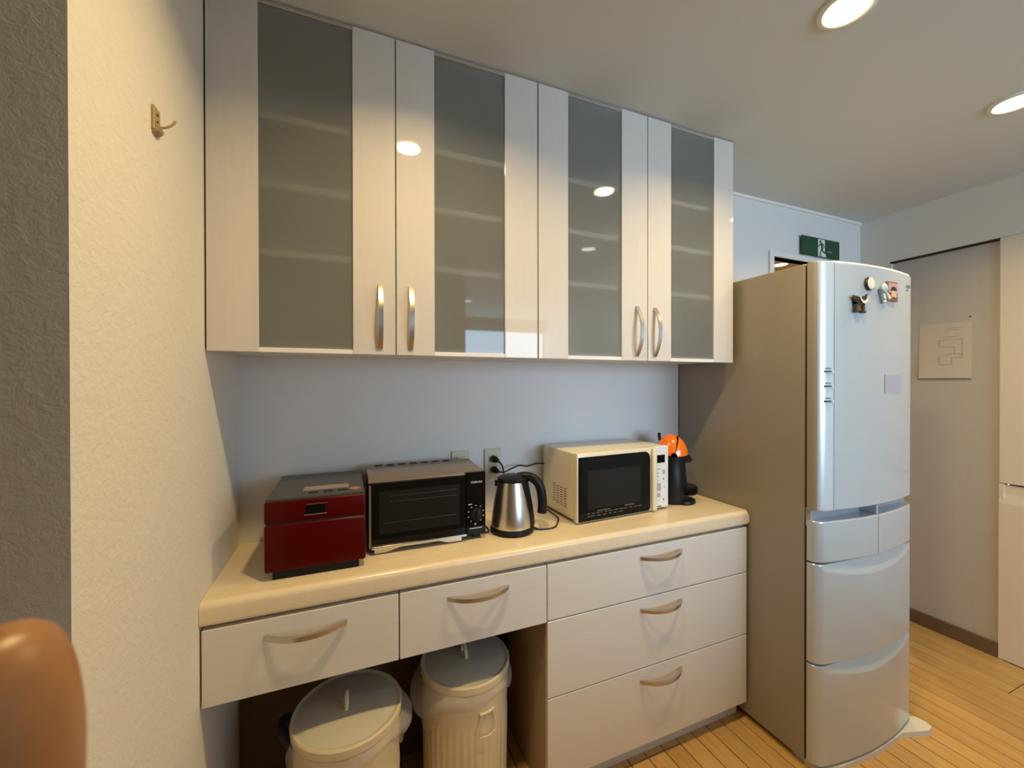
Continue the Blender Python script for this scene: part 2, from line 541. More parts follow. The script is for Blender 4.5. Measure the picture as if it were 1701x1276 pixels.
# ------------------------------------------------------------------ handles
def bow_handle(cx, cy, cz, length, axis, proj=0.028, width=0.013, th=0.006):
    """flat arched bar; the ends stand on the plane y=cy, the bow comes out to -y"""
    n = 16
    bm = NB()
    outer, inner = [], []
    for i in range(n + 1):
        s = -1 + 2 * i / n
        a = s * length / 2
        d = proj * (1 - abs(s) ** 2.2)
        outer.append((a, -(d + th * (0.6 + 0.4 * (1 - s * s)))))
        inner.append((a * 0.955, -max(d - 0.0005, 0) + 0.0 if abs(s) < 1 else 0.0))
    outer = [(-length / 2, 0)] + outer + [(length / 2, 0)]
    poly = outer + list(reversed(inner))
    h = width / 2
    if axis == 'x':
        bm2 = prism(bm, [(cx + p[0], cy + p[1]) for p in poly], 'z', cz - h, cz + h)
    else:
        bm2 = prism(bm, [(cy + p[1], cz + p[0]) for p in poly], 'x', cx - h, cx + h)
    bmesh.ops.remove_doubles(bm2, verts=bm2.verts[:], dist=1e-5)
    return bm2


# ------------------------------------------------------------------ wall cupboards
ZU0, ZU1 = 1.4727, 2.3931


def wall_cabinet(x0, x1, doors, label):
    t = thing('wall_cabinet', label, 'cabinet', ((x0 + x1) / 2, 0, ZU0), 0, 'wall cupboards above the worktop')
    yb = YU + 0.021
    th = 0.016
    bm = NB()
    box(bm, x0, x0 + th, yb, -0.001, ZU0 + 0.006, ZU1); box(bm, x1 - th, x1, yb, -0.001, ZU0 + 0.006, ZU1)
    box(bm, x0 + th, x1 - th, yb, -0.001, ZU0 + 0.006, ZU0 + 0.022); box(bm, x0 + th, x1 - th, yb, -0.001, ZU1 - 0.016, ZU1)
    box(bm, x0 + th, x1 - th, -0.012, -0.001, ZU0 + 0.022, ZU1 - 0.016)
    part('body', bm, 'shelf_white', t, smooth=False)
    for z in (1.742, 1.925, 2.105):
        part('shelf', BX(x0 + th, x1 - th, yb + 0.003, -0.013, z - 0.009, z + 0.009), 'shelf_white', t, smooth=False)
    part('filler_strip', BX(x0, x1, YU + 0.009, YU + 0.02, ZU1 + 0.0005, ZC - 0.0005), 'alu', t, smooth=False)
    for (a, g0, g1, b, hx) in doors:
        bm = NB()
        box(bm, a, g0, YU, YU + 0.02, ZU0, ZU1, 0.0014, 2); box(bm, g1, b, YU, YU + 0.02, ZU0, ZU1, 0.0014, 2)
        d = part('door', bm, 'lacquer', t)
        gp = part('glass_pane', BX(g0, g1, YU + 0.006, YU + 0.011, ZU0 + 0.012, ZU1 - 0.010), 'frosted_glass', d, smooth=False)
        gp.data.materials.append(MATS['window_glass'])
        for p_ in gp.data.polygons:
            if p_.normal.y > -0.5: p_.material_index = 1
        part('rail', BX(g0, g1, YU + 0.001, YU + 0.019, ZU0, ZU0 + 0.0125, 0.001, 1), 'white_trim', d)
        part('rail', BX(g0, g1, YU + 0.001, YU + 0.019, ZU1 - 0.0105, ZU1, 0.001, 1), 'alu', d)
        part('handle', bow_handle(hx, YU, 1.582, 0.186, 'z'), 'handle_metal', d, label='brushed metal bow handle')
    return t


wall_cabinet(XL + 0.002, 0.5888, [(-0.3285, -0.2155, 0.0128, 0.1283, 0.086), (0.1313, 0.243, 0.4715, 0.5877, 0.172)],
             'glossy white wall cupboard with two frosted doors, next to the cream wall')
wall_cabinet(0.5912, 1.4954, [(0.5925, 0.7055, 0.930, 1.0468, 0.998), (1.0498, 1.162, 1.3868, 1.4950, 1.082)],
             'glossy white wall cupboard with two frosted doors, next to the fridge')
struct('trim_6', BX(XL, XL + 0.0019, YU + 0.003, 0, ZU0 + 0.008, ZC - 0.0005), 'dark_gap', 'dark seam between wall cupboard and cream wall', 'trim')

# ------------------------------------------------------------------ worktop and drawers
bm = NB()
rr = 0.017
prof = [(-0.001, 0.806), (-0.001, ZT)]
prof += [(YN + rr - rr * math.sin(math.radians(a)), ZT - rr + rr * math.cos(math.radians(a))) for a in range(0, 91, 10)]
prof += [(YN + 0.012 - 0.012 * math.cos(math.radians(a)), 0.806 + 0.012 - 0.012 * math.sin(math.radians(a))) for a in range(0, 91, 15)]
prism(bm, prof, 'x', XL + 0.001, 1.5215)
ends = [e for e in bm.edges if all(abs(v.co.x - 1.5215) < 1e-4 for v in e.verts) and all(v.co.y < -0.05 or v.co.z > ZT - 1e-4 for v in e.verts) and not all(abs(v.co.z - 0.806) < 1e-4 for v in e.verts)]
bmesh.ops.bevel(bm, geom=ends, offset=0.006, segments=3, affect='EDGES')
wt = part('worktop', bm, 'countertop', None, angle=50)
tag(wt, 'long cream worktop with a rounded front edge carrying the appliances', 'worktop')


def drawer(t, x0, x1, z0, z1, hx, hz):
    d = part('drawer', BX(x0, x1, YD, YD + 0.018, z0, z1, 0.0022, 2), 'drawer_lacquer', t)
    part('handle', bow_handle(hx, YD, hz, 0.192, 'x', proj=0.034, width=0.012, th=0.009), 'handle_metal', d, label='brushed metal bow handle')


t = thing('desk_drawer_unit', 'shallow white unit of two drawers hung under the worktop above the bins', 'drawer unit', (0.13, -0.19, 0.61))
bm = NB()
box(bm, XL + 0.002, 0.5955, YD + 0.019, -0.002, 0.7, 0.8055)
box(bm, XL + 0.002, 0.5955, YD + 0.019, YD + 0.12, 0.616, 0.7)
part('body', bm, 'cabinet_body', t, smooth=False)
part('shade_panel', BX(XL + 0.002, 0.5955, -0.014, -0.002, 0.0, 0.698), 'alcove_shade', t, smooth=False)  # dark sheet standing in for the shade under the worktop
drawer(t, XL + 0.004, 0.1295, 0.6105, 0.798, -0.101, 0.752)
drawer(t, 0.1327, 0.5953, 0.6105, 0.798, 0.3655, 0.755)

t = thing('drawer_cabinet', 'white base cabinet of three wide drawers beside the fridge', 'cabinet', (1.055, -0.19, 0))
part('body', BX(0.615, 1.513, YD + 0.019, -0.002, 0.078, 0.8055), 'cabinet_body', t, smooth=False)
part('side_panel', BX(0.5985, 0.6148, YD + 0.019, -0.002, 0.0, 0.8055), 'cabinet_body', t, smooth=False)
part('plinth', BX(0.6152, 1.5115, -0.338, -0.02, 0, 0.0775), 'drawer_lacquer', t, smooth=False)
drawer(t, 0.5985, 1.513, 0.6145, 0.798, 1.0675, 0.759)
drawer(t, 0.5985, 1.513, 0.3595, 0.6110, 1.0675, 0.570)
drawer(t, 0.5985, 1.513, 0.0772, 0.3560, 1.0675, 0.3125)


# ------------------------------------------------------------------ fridge
FX0, FX1 = 1.524, 2.122
FXC = (FX0 + FX1) / 2


def fy(x, edge=True):
    u = (x - FXC) / ((FX1 - FX0) / 2)
    y = -0.646 - 0.032 * (1 - u * u)
    if edge:
        for e, s in ((FX0, 1), (FX1, -1)):
            d = (x - e) * s
            if d < 0.03:
                k = 1 - max(d, 0) / 0.03
                y += 0.022 * (1 - math.sqrt(max(0, 1 - k * k)))
    return y


def fridge_panel(x0, x1, z0, z1, scoop=None, nx=40, nz=28, yb=-0.611, dy=0.0):
    bm = NB()
    xs = [x0 + (x1 - x0) * i / nx for i in range(nx + 1)]
    # finer columns at the rounded outer edges
    if x0 <= FX0 + 1e-4: xs = sorted(set(xs + [FX0 + d for d in (0.001, 0.003, 0.006, 0.010, 0.015, 0.021, 0.028)]))
    if x1 >= FX1 - 1e-4: xs = sorted(set(xs + [FX1 - d for d in (0.001, 0.003, 0.006, 0.010, 0.015, 0.021, 0.028)]))
    zs = [z0, z0 + 0.0015, z0 + 0.004] + [z0 + 0.006 + (z1 - z0 - 0.012) * i / nz for i in range(nz + 1)] + [z1 - 0.004, z1 - 0.0015, z1]
    if scoop: zs = sorted(set(zs + [z1 - 0.006 - 0.075 * i / 26 for i in range(27)]))
    g = []
    for z in zs:
        row = []
        for x in xs:
            y = fy(x) + dy
            e = min(z - z0, z1 - z)
            if e < 0.004: y += 0.004 * (1 - math.sqrt(max(0, 1 - (1 - e / 0.004) ** 2)))
            if scoop:
                u = (x - FXC) / ((FX1 - FX0) / 2)
                za = z1 - 0.010 - scoop * max(0.0, 1 - u * u)
                if z > za and z1 - za > 1e-6:
                    y += 0.016 * min(1, (1 - u * u) * 2.5) * ((z - za) / 0.055)
            row.append(bm.verts.new((x, min(y, yb - 0.002), z)))
        g.append(row)
    for i in range(len(zs) - 1):
        for j in range(len(xs) - 1):
            bm.faces.new((g[i][j], g[i][j + 1], g[i + 1][j + 1], g[i + 1][j]))
    n = len(xs)
    bl = [[bm.verts.new((r[j].co.x, yb, r[j].co.z)) for j in (0, n - 1)] for r in g]
    for i in range(len(zs) - 1):
        bm.faces.new((g[i][0], g[i + 1][0], bl[i + 1][0], bl[i][0]))
        bm.faces.new((g[i][n - 1], bl[i][1], bl[i + 1][1], g[i + 1][n - 1]))
        bm.faces.new((bl[i][0], bl[i + 1][0], bl[i + 1][1], bl[i][1]))
    bm.faces.new([bl[0][0], bl[0][1]] + list(reversed(g[0])))
    bm.faces.new([bl[-1][1], bl[-1][0]] + g[-1])
    return bm


t = thing('refrigerator', 'tall silver five-door refrigerator standing at the end of the worktop', 'refrigerator', (FXC, -0.31, 0))
part('body', BX(FX0, FX1, -0.602, -0.008, 0.022, 1.818, 0.003, 2), 'fridge_side', t)
bm = NB(); box(bm, FX0 + 0.006, FX1 - 0.006, -0.611, -0.602, 0.03, 1.812)
part('gasket', bm, 'dark_gap', t, smooth=False)
d = part('door', fridge_panel(FX0 + 0.066, FX1, 0.936, 1.816), 'fridge_silver', t)
xs_ = [FX0 + 0.07 + (FX1 - 0.003 - FX0 - 0.07) * i / 40 for i in range(41)]
part('top_edge', prism(NB(), [(x_, fy(x_) + 0.004) for x_ in xs_] + [(FX1 - 0.003, -0.604), (FX0 + 0.07, -0.604)], 'z', 1.8165, 1.8225), 'mw_white', d)
part('hinge_cap', BX(FX1 - 0.042, FX1 - 0.008, -0.624, -0.57, 1.8228, 1.831, 0.003, 2), 'mw_white', d)
s = part('handle_strip', fridge_panel(FX0, FX0 + 0.062, 0.936, 1.818, nx=12, dy=-0.004), 'fridge_strip', t, label='bright blue-silver vertical grip strip')
part('strip_seam', BX(FX0 + 0.0622, FX0 + 0.0672, -0.64, fy(FX0 + 0.065) - 0.0022, 0.938, 1.814), 'seam_blue', t, smooth=False)
s.data.materials.append(MATS['fridge_side'])
for p_ in s.data.polygons:
    if p_.normal.x < -0.75: p_.material_index = 1
for z in (1.429, 1.377, 1.324):
    part('indicator_mark', BX(FX0 + 0.022, FX0 + 0.050, fy(FX0 + 0.04) - 0.008, fy(FX0 + 0.04) + 0.004, z - 0.003, z + 0.003), 'print_dark', s, smooth=False)
    part('indicator_mark', BX(FX0 + 0.026, FX0 + 0.048, fy(FX0 + 0.04) - 0.008, fy(FX0 + 0.04) + 0.004, z + 0.010, z + 0.0125), 'print_dark', s, smooth=False)
    part('indicator_lamp', BX(FX0 + 0.054, FX0 + 0.0605, fy(FX0 + 0.056) - 0.0065, fy(FX0 + 0.056) + 0.004, z - 0.005, z + 0.004), 'mw_white', s, smooth=False)
part('grip_cavity', BX(FX0 + 0.003, FX1 - 0.003, -0.622, -0.606, 0.875, 0.940), 'fridge_cavity', t, smooth=False)
xm = FX0 + 0.30
for (a, b) in ((FX0, xm - 0.0015), (xm + 0.0015, FX1)):
    dd = part('small_drawer', fridge_panel(a, b, 0.753, 0.898, nx=22, nz=8), 'fridge_silver', t)
part('divider', BX(xm - 0.005, xm + 0.005, -0.675, -0.62, 0.900, 0.934, 0.002, 1), 'fridge_silver', t)
part('large_drawer', fridge_panel(FX0, FX1, 0.392, 0.746, scoop=0.048), 'fridge_silver', t)
part('large_drawer', fridge_panel(FX0, FX1, 0.030, 0.385, scoop=0.048), 'fridge_silver', t)
bm = NB()
poly = [(FX0 + 0.02, -0.55), (FX0 + 0.012, -0.640), (FX0 + 0.1, -0.668), (FXC, -0.680), (FX1 - 0.12, -0.672), (FX1 - 0.06, -0.690), (FX1 - 0.01, -0.705), (FX1 + 0.022, -0.700), (FX1 + 0.034, -0.68), (FX1 + 0.030, -0.655), (FX1 - 0.005, -0.62), (FX1 - 0.02, -0.55)]
prism(bm, poly, 'z', 0.0, 0.021)
part('foot_plate', bm, 'fridge_foot', t, label='pale foot plate poking out at the bottom corner')
for (a, yy) in ((FX0 + 0.03, -0.06), (FX1 - 0.09, -0.06)):
    part('foot', BX(a, a + 0.06, yy - 0.03, yy + 0.03, 0, 0.022), 'black_plastic', t)
# small grey maker's mark in the upper corner, too small to read
bm = NB()
for i, w in enumerate((0.006, 0.005, 0.006, 0.004, 0.006, 0.005)):
    box(bm, 2.022 + i * 0.0085, 2.022 + i * 0.0085 + w, -0.6615, -0.655, 1.765, 1.775)
for i in range(3): box(bm, 2.036 + i * 0.008, 2.041 + i * 0.008, -0.6615, -0.655, 1.752, 1.757)
mk = part('maker_mark', bm, 'magnet_tealgrey', d, smooth=False)
mk['kind'] = 'stuff'


# fridge magnets
def yfm(x): return fy(x) - 0.0008


t = thing('fridge_magnet', 'round black-rimmed button magnet with a cream face on the fridge door', 'magnet', (1.76, yfm(1.76), 1.750), 0, 'magnets on the fridge door')
bm = NB(); lathe(bm, [(0.025, 0), (0.0255, 0.004), (0.024, 0.009)], seg=28)
bmesh.ops.rotate(bm, verts=bm.verts[:], cent=(0, 0, 0), matrix=Matrix.Rotation(math.radians(90), 3, 'X'))
part('rim', bm, 'magnet_black', t, world=False)
bm = NB(); lathe(bm, [(0.0225, 0.009), (0.018, 0.0115), (0, 0.0125)], seg=28)
bmesh.ops.rotate(bm, verts=bm.verts[:], cent=(0, 0, 0), matrix=Matrix.Rotation(math.radians(90), 3, 'X'))
part('face', bm, 'magnet_cream', t, world=False)

t = thing('fridge_magnet', 'dark gate-shaped magnet with a white crescent on the fridge door', 'magnet', (1.703, yfm(1.703), 1.675), 0, 'magnets on the fridge door')
bm = NB()
prism(bm, [(-0.042, 0.018), (-0.038, 0.026), (0, 0.022), (0.038, 0.030), (0.042, 0.036), (0.036, 0.014), (0, 0.010), (-0.036, 0.010)], 'y', -0.008, 0)
box(bm, -0.028, -0.016, -0.008, 0, -0.026, 0.012); box(bm, 0.014, 0.027, -0.008, 0, -0.026, 0.012); box(bm, -0.028, 0.028, -0.008, 0, -0.004, 0.003)
box(bm, -0.031, -0.006, -0.009, 0, -0.034, -0.026); box(bm, 0.008, 0.032, -0.009, 0, -0.034, -0.026)
part('gate', bm, 'magnet_black', t, world=False)
part('backing', BX(-0.016, 0.014, -0.004, 0, -0.028, 0.012), 'magnet_brown', t, world=False)
bm = NB()
A = [(0.020 + 0.026 * math.cos(math.radians(a)), 0.030 + 0.030 * math.sin(math.radians(a))) for a in range(200, 341, 14)]
B = [(0.020 + 0.024 * math.cos(math.radians(a)), 0.034 + 0.024 * math.sin(math.radians(a))) for a in range(340, 199, -14)]
prism(bm, A + B, 'y', -0.0105, -0.0085)
part('crescent', bm, 'magnet_cream', t, world=False)

t = thing('fridge_magnet', 'pale blue-white figure-shaped magnet between the round and the picture magnets', 'magnet', (1.838, yfm(1.838), 1.722), 0, 'magnets on the fridge door')
bm = NB(); bmesh.ops.create_uvsphere(bm, u_segments=20, v_segments=12, radius=0.017)
bmesh.ops.scale(bm, verts=bm.verts[:], vec=(1, 0.45, 1)); bmesh.ops.translate(bm, verts=bm.verts[:], vec=(0.002, -0.008, 0.018))
part('head', bm, 'magnet_blue', t, world=False)
bm = NB(); prism(bm, [(-0.026, 0.012), (-0.014, 0.002), (0.016, 0.004), (0.022, -0.012), (0.014, -0.034), (-0.006, -0.040), (-0.012, -0.022)], 'y', -0.007, 0)
part('torso', bm, 'magnet_tealgrey', t, world=False)
bm = NB(); prism(bm, [(-0.008, -0.002), (0.004, -0.002), (0.012, -0.016), (0.008, -0.026), (-0.004, -0.020)], 'y', -0.0095, -0.007)
part('belly', bm, 'magnet_blue', t, world=False)
bm = NB(); tube(bm, [(0.014, -0.006, 0.004), (0.024, -0.008, -0.008), (0.032, -0.009, -0.020)], [0.004, 0.0045, 0.006], 8)
part('limb', bm, 'magnet_cream', t, world=False, angle=60)
bm = NB(); prism(bm, [(-0.004, -0.028), (0.014, -0.026), (0.012, -0.033), (-0.003, -0.035)], 'y', -0.0095, -0.007)
part('limb', bm, 'mw_white', t, world=False)

t = thing('fridge_magnet', 'rectangular brown and pink picture magnet nearest the fridge door edge', 'magnet', (1.902, yfm(1.905), 1.733), 0, 'magnets on the fridge door')
part('frame', BX(-0.036, 0.036, -0.006, 0, -0.037, 0.037, 0.002, 1), 'magnet_brown', t, world=False)
part('picture', BX(-0.028, 0.031, -0.0072, -0.006, -0.006, 0.031), 'magnet_pink', t, world=False)
bm = NB()
A = [(0.004 + 0.020 * math.cos(math.radians(a)), 0.002 + 0.016 * math.sin(math.radians(a))) for a in range(0, 181, 15)]
prism(bm, A, 'y', -0.0082, -0.0072)
part('arch', bm, 'magnet_black', t, world=False)
part('plaque', BX(-0.012, 0.022, -0.0085, -0.006, -0.022, 0.002), 'magnet_tan', t, world=False)

bm = BX(1.895, 1.992, 0, 0, 0, 0)
bm.free()
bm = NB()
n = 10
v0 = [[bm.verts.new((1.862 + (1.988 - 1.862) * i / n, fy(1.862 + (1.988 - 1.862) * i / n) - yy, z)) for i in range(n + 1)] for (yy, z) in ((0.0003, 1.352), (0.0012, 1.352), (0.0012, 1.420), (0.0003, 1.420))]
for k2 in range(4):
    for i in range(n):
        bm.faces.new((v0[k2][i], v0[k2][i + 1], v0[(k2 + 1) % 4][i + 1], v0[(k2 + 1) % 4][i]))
st = part('patch', bm, 'lilac', None)  # thin lilac square added over the curved door front
tag(st, 'pale lilac square patch on the fridge door', 'patch')

# ------------------------------------------------------------------ rice cooker
t = thing('rice_cooker', 'square glossy dark red rice cooker with a grey lid at the worktop end', 'rice cooker', (-0.081, -0.18, ZT))
x0, x1, yf, yb = -0.207, 0.045, -0.330, -0.030
part('base', BX(x0 + 0.018, x1 - 0.018, yf + 0.012, yb - 0.01, ZT, 0.895), 'black_plastic', t)
part('body', BX(x0, x1, yf, yb, 0.888, 1.0135, 0.006, 3), 'red_gloss', t)
part('seam', BX(x0 + 0.004, x1 - 0.004, yf + 0.004, yb - 0.004, 1.010, 1.020), 'dark_gap', t, smooth=False)
lid = part('lid', BX(x0, x1, yf, yb, 1.0165, 1.076, 0.006, 3), 'red_gloss', t)
part('lid_plate', BX(x0 + 0.003, x1 - 0.003, yf + 0.002, yb - 0.002, 1.074, 1.083, 0.003, 2), 'cooker_top', t, label='dark grey flat lid plate')
part('display', BX(-0.120, 0.000, -0.268, -0.220, 1.0825, 1.0842), 'display_grey', t, smooth=False)
bm = NB(); lathe(bm, [(0.0, 1.0825), (0.016, 1.0825), (0.016, 1.086), (0.012, 1.0875), (0, 1.0875)], 0, 0, 24, cap=False)
bmesh.ops.scale(bm, verts=bm.verts[:], vec=(1, 0.6, 1)); bmesh.ops.translate(bm, verts=bm.verts[:], vec=(0.016, -0.292, 0))
part('start_button', bm, 'copper_button', t)
for i in range(3):
    part('button', BX(-0.105 + i * 0.038, -0.080 + i * 0.038, -0.296, -0.282, 1.0825, 1.0850, 0.001, 1), 'black_plastic', t)
lt = part('latch', BX(-0.108, -0.058, yf - 0.002, yf + 0.004, 1.035, 1.061, 0.001, 1), 'black_gloss', t)
part('latch_trim', BX(-0.111, -0.056, yf - 0.0035, yf + 0.003, 1.0325, 1.0352), 'silver', lt)
part('latch_trim', BX(-0.108, -0.055, yf - 0.0030, yf + 0.003, 1.0612, 1.0628), 'silver', lt)

# ------------------------------------------------------------------ toaster oven
t = thing('toaster_oven', 'black toaster oven with a bronze-grey top and glass door', 'toaster oven', (0.243, -0.14, ZT))
x0, x1, yf, yb = 0.056, 0.430, -0.245, -0.035
bm = NB()
prism(bm, [(yf + 0.002, 0.882), (yf + 0.002, 1.082), (yf + 0.004, 1.088), (yf + 0.012, 1.092), (yb - 0.02, 1.099), (yb - 0.006, 1.095), (yb, 1.085), (yb, 0.882)], 'x', x0 + 0.002, x1 - 0.002)
part('body', bm, 'black_plastic', t)
bm = NB()
prism(bm, [(yf + 0.001, 1.0825), (yf + 0.0035, 1.0895), (yf + 0.012, 1.0935), (yb - 0.02, 1.1008), (yb - 0.004, 1.0965), (yb + 0.001, 1.086), (yb - 0.004, 1.086), (yb - 0.02, 1.095), (yf + 0.012, 1.088), (yf + 0.006, 1.0825)], 'x', x0, x1 - 0.004)
part('top_cover', bm, 'toaster_top', t)
for i in range(7):
    a = 0.085 + i * 0.040
    part('vent_slot', BX(a, a + 0.024, -0.074, -0.058, 1.0945, 1.1012), 'dark_gap', t, smooth=False)
d = part('door', BX(x0 + 0.002, 0.3605, yf - 0.010, yf + 0.002, 0.888, 1.081, 0.003, 2), 'black_gloss', t)
part('window', BX(0.086, 0.340, yf - 0.0112, yf - 0.009, 0.925, 1.057), 'black_window', d, smooth=False)
for z in (0.958, 1.022, 1.040):
    part('rack_line', BX(0.10 + 0.02 * (z > 1), 0.330, yf - 0.0118, yf - 0.0105, z, z + 0.0016), 'print_rack', d, smooth=False)
part('door_bar', BX(x0 + 0.006, 0.362, yf - 0.022, yf - 0.008, 0.884, 0.892, 0.003, 2), 'silver', d, label='silver bar along the door foot')
bm = NB(); prism(bm, [(0.072, 0.870), (0.11, 0.870), (0.15, 0.880), (0.27, 0.880), (0.30, 0.871), (0.345, 0.871), (0.345, 0.882), (0.072, 0.882)], 'y', yf - 0.014, yf - 0.004)
part('crumb_tray', bm, 'silver', t)
part('edge_strip', BX(x0 + 0.001, x0 + 0.007, yf - 0.011, yf, 0.885, 1.078), 'toaster_top', d, smooth=False)
c = part('control_panel', BX(0.3625, x1, yf - 0.011, yf + 0.002, 0.880, 1.092, 0.003, 2), 'black_gloss', t)
bm = NB(); lathe(bm, [(0.021, 0.0), (0.020, 0.013), (0.017, 0.015), (0, 0.015)], seg=28, cap=False)
box(bm, -0.004, 0.004, -0.019, 0.019, 0.013, 0.022)
bmesh.ops.rotate(bm, verts=bm.verts[:], cent=(0, 0, 0), matrix=Matrix.Rotation(math.radians(90), 3, 'X'))
bmesh.ops.translate(bm, verts=bm.verts[:], vec=(0.3955, yf - 0.011, 0.951))
part('dial', bm, 'black_plastic', c, angle=60)
bm = NB()
for i in range(9):
    a = math.radians(-50 + i * 35)
    px, pz = 0.3955 + 0.027 * math.cos(a), 0.951 + 0.029 * math.sin(a)
    box(bm, px - 0.002, px + 0.002, yf - 0.0116, yf - 0.0105, pz - 0.0012, pz + 0.0012)
box(bm, 0.369, 0.381, yf - 0.0116, yf - 0.0105, 0.984, 0.9865)
box(bm, 0.374, 0.417, yf - 0.0116, yf - 0.0105, 0.903, 0.9055)
dm = part('dial_marks', bm, 'print_white', c, smooth=False); dm['kind'] = 'stuff'
bm = NB(); lathe(bm, [(0.003, 0), (0.003, 0.002)], seg=12)
bmesh.ops.rotate(bm, verts=bm.verts[:], cent=(0, 0, 0), matrix=Matrix.Rotation(math.radians(90), 3, 'X'))
bmesh.ops.translate(bm, verts=bm.verts[:], vec=(0.393, yf - 0.0105, 0.918))
part('pilot_lamp', bm, 'print_white', c)
text_part('lettering', 'ZOJIRUSHI', 0.0085, 'print_white', c, front_text(0.398 - 0.243, yf - 0.0113 + 0.14, 1.058 - ZT))
for (a, yy) in ((x0 + 0.012, yf + 0.01), (x1 - 0.036, yf + 0.01), (x0 + 0.012, yb - 0.035), (x1 - 0.036, yb - 0.035)):
    part('foot', BX(a, a + 0.024, yy, yy + 0.024, ZT, 0.884), 'black_plastic', t)

# ------------------------------------------------------------------ kettle
KX, KY = 0.540, -0.222
t = thing('electric_kettle', 'brushed steel electric kettle with a black handle beside the toaster oven', 'kettle', (KX, KY, ZT))
bm = NB(); lathe(bm, [(0.074, 0.0), (0.078, 0.004), (0.078, 0.014), (0.073, 0.022), (0.0, 0.022)], seg=48, cap=False)
part('power_base', bm, 'black_plastic', t, world=False)
bm = NB(); lathe(bm, [(0.074, 0.0225), (0.0745, 0.03), (0.070, 0.07), (0.064, 0.11), (0.056, 0.150), (0.0515, 0.172), (0.0505, 0.178)], seg=64)
part('body', bm, 'kettle_steel', t, world=False)
bm = NB(); lathe(bm, [(0.052, 0.1785), (0.053, 0.183), (0.050, 0.190), (0.036, 0.197), (0.015, 0.2005), (0.0, 0.201)], seg=48, cap=False)
part('lid', bm, 'black_plastic', t, world=False)
hd = Vector((0.92, -0.39, 0)).normalized()
sd = Vector((-hd.y, hd.x, 0))


def kp(a, z): return (hd.x * a, hd.y * a, z)


bm = NB()
pts = smooth_path([kp(0.020, 0.192), kp(0.050, 0.194), kp(0.078, 0.184), kp(0.098, 0.160), kp(0.106, 0.125), kp(0.108, 0.090), kp(0.106, 0.064)], 6)
tube(bm, pts, [0.013 + 0.004 * min(1, i / 12) for i in range(len(pts))], 14)
part('handle', bm, 'black_plastic', t, world=False, angle=60)
bm = NB()
strip = []
for i in range(9):
    z = 0.024 + i * (0.154 / 8)
    r0 = 0.0745 - (0.024 * ((z - 0.024) / 0.154) ** 1.25)
    strip.append((r0, z))
A = []
for s_ in (-1, 1):
    for (r0, z) in strip:
        wv = 0.030
        A.append((s_, r0, z))
grid = []
for (r0, z) in strip:
    row = []
    for k2 in range(7):
        u = (-1 + 2 * k2 / 6) * 0.038
        q = hd * (math.sqrt(max(r0 * r0 - u * u, 0)) + 0.006 * (1 - (u / 0.038) ** 2) + 0.0012) + sd * u
        row.append(bm.verts.new((q.x, q.y, z)))
    grid.append(row)
for i in range(len(grid) - 1):
    for j in range(6):
        bm.faces.new((grid[i][j], grid[i][j + 1], grid[i + 1][j + 1], grid[i + 1][j]))
part('gauge_housing', bm, 'black_plastic', t, world=False)
bm = NB()
for (z, dr) in ((0.052, 0), (0.135, 0)):
    r0 = 0.0745 - (0.024 * ((z - 0.024) / 0.154) ** 1.25) + 0.0085
    for u in (-0.011, 0.003):
        q = hd * r0 + sd * (u - 0.006)
        bm.verts.new((q.x, q.y, z))
bm.verts.ensure_lookup_table()
bm.faces.new([bm.verts[i] for i in (0, 1, 3, 2)])
bmesh.ops.solidify(bm, geom=bm.faces[:], thickness=0.001)
part('water_window', bm, 'smoke_window', t, world=False)
bm = NB()
sp = -hd
prism(bm, [(-0.012, 0.0), (0.012, 0.0), (0.0, 0.014)], 'z', 0.158, 0.180)
bmesh.ops.rotate(bm, verts=bm.verts[:], cent=(0, 0, 0), matrix=Matrix.Rotation(math.atan2(sp.y, sp.x) - math.pi / 2, 3, 'Z'))
bmesh.ops.translate(bm, verts=bm.verts[:], vec=sp * 0.048)
part('spout', bm, 'kettle_steel', t, world=False)
bm = NB()
tube(bm, smooth_path([kp(0.072, 0.012), kp(0.082, 0.008), kp(0.092, 0.004)], 4), 0.0035, 8)
part('cord_collar', bm, 'black_plastic', t, world=False, angle=60)

# ------------------------------------------------------------------ microwave
MWR = math.radians(3.0)
t = thing('microwave_oven', 'cream microwave oven with a black glass door and white button panel', 'microwave', (0.777, -0.272, ZT), MWR)
w_, d_, z0, z1 = 0.457, 0.250, 0.012, 0.264
part('cabinet', BX(-0.002, w_ - 0.004, 0.030, d_, z0, z1, 0.007, 3), 'mw_cream', t, world=False)
df = part('door', BX(0, 0.3815, 0.0, 0.0285, z0 - 0.006, z1, 0.006, 3), 'mw_cream', t, world=False)
# glass with two rounded corners on the panel side
bm = NB()
gx0, gx1, gz0, gz1, gr = 0.006, 0.352, 0.010, 0.249, 0.030
poly = [(gx0, gz0)]
poly += [(gx1 - 0.014 + 0.014 * math.sin(math.radians(a)), gz0 + 0.014 - 0.014 * math.cos(math.radians(a))) for a in range(0, 91, 15)]
poly += [(gx1 - gr + gr * math.cos(math.radians(a)), gz1 - gr + gr * math.sin(math.radians(a))) for a in range(0, 91, 10)]
poly += [(gx0, gz1)]
prism(bm, poly, 'y', -0.0022, 0.004)
part('door_glass', bm, 'black_gloss', df, world=False)
part('window', BX(0.046, 0.300, -0.0028, -0.002, 0.052, 0.196), 'black_window', df, world=False, smooth=False)
bm = NB()
random.seed(3)
for (zz, a, b) in ((0.036, 0.046, 0.30), (0.026, 0.046, 0.20)):
    xx = a
    while xx < b:
        w2 = random.uniform(0.008, 0.02)
        box(bm, xx, xx + w2, -0.0029, -0.002, zz, zz + 0.0022); xx += w2 + random.uniform(0.004, 0.012)
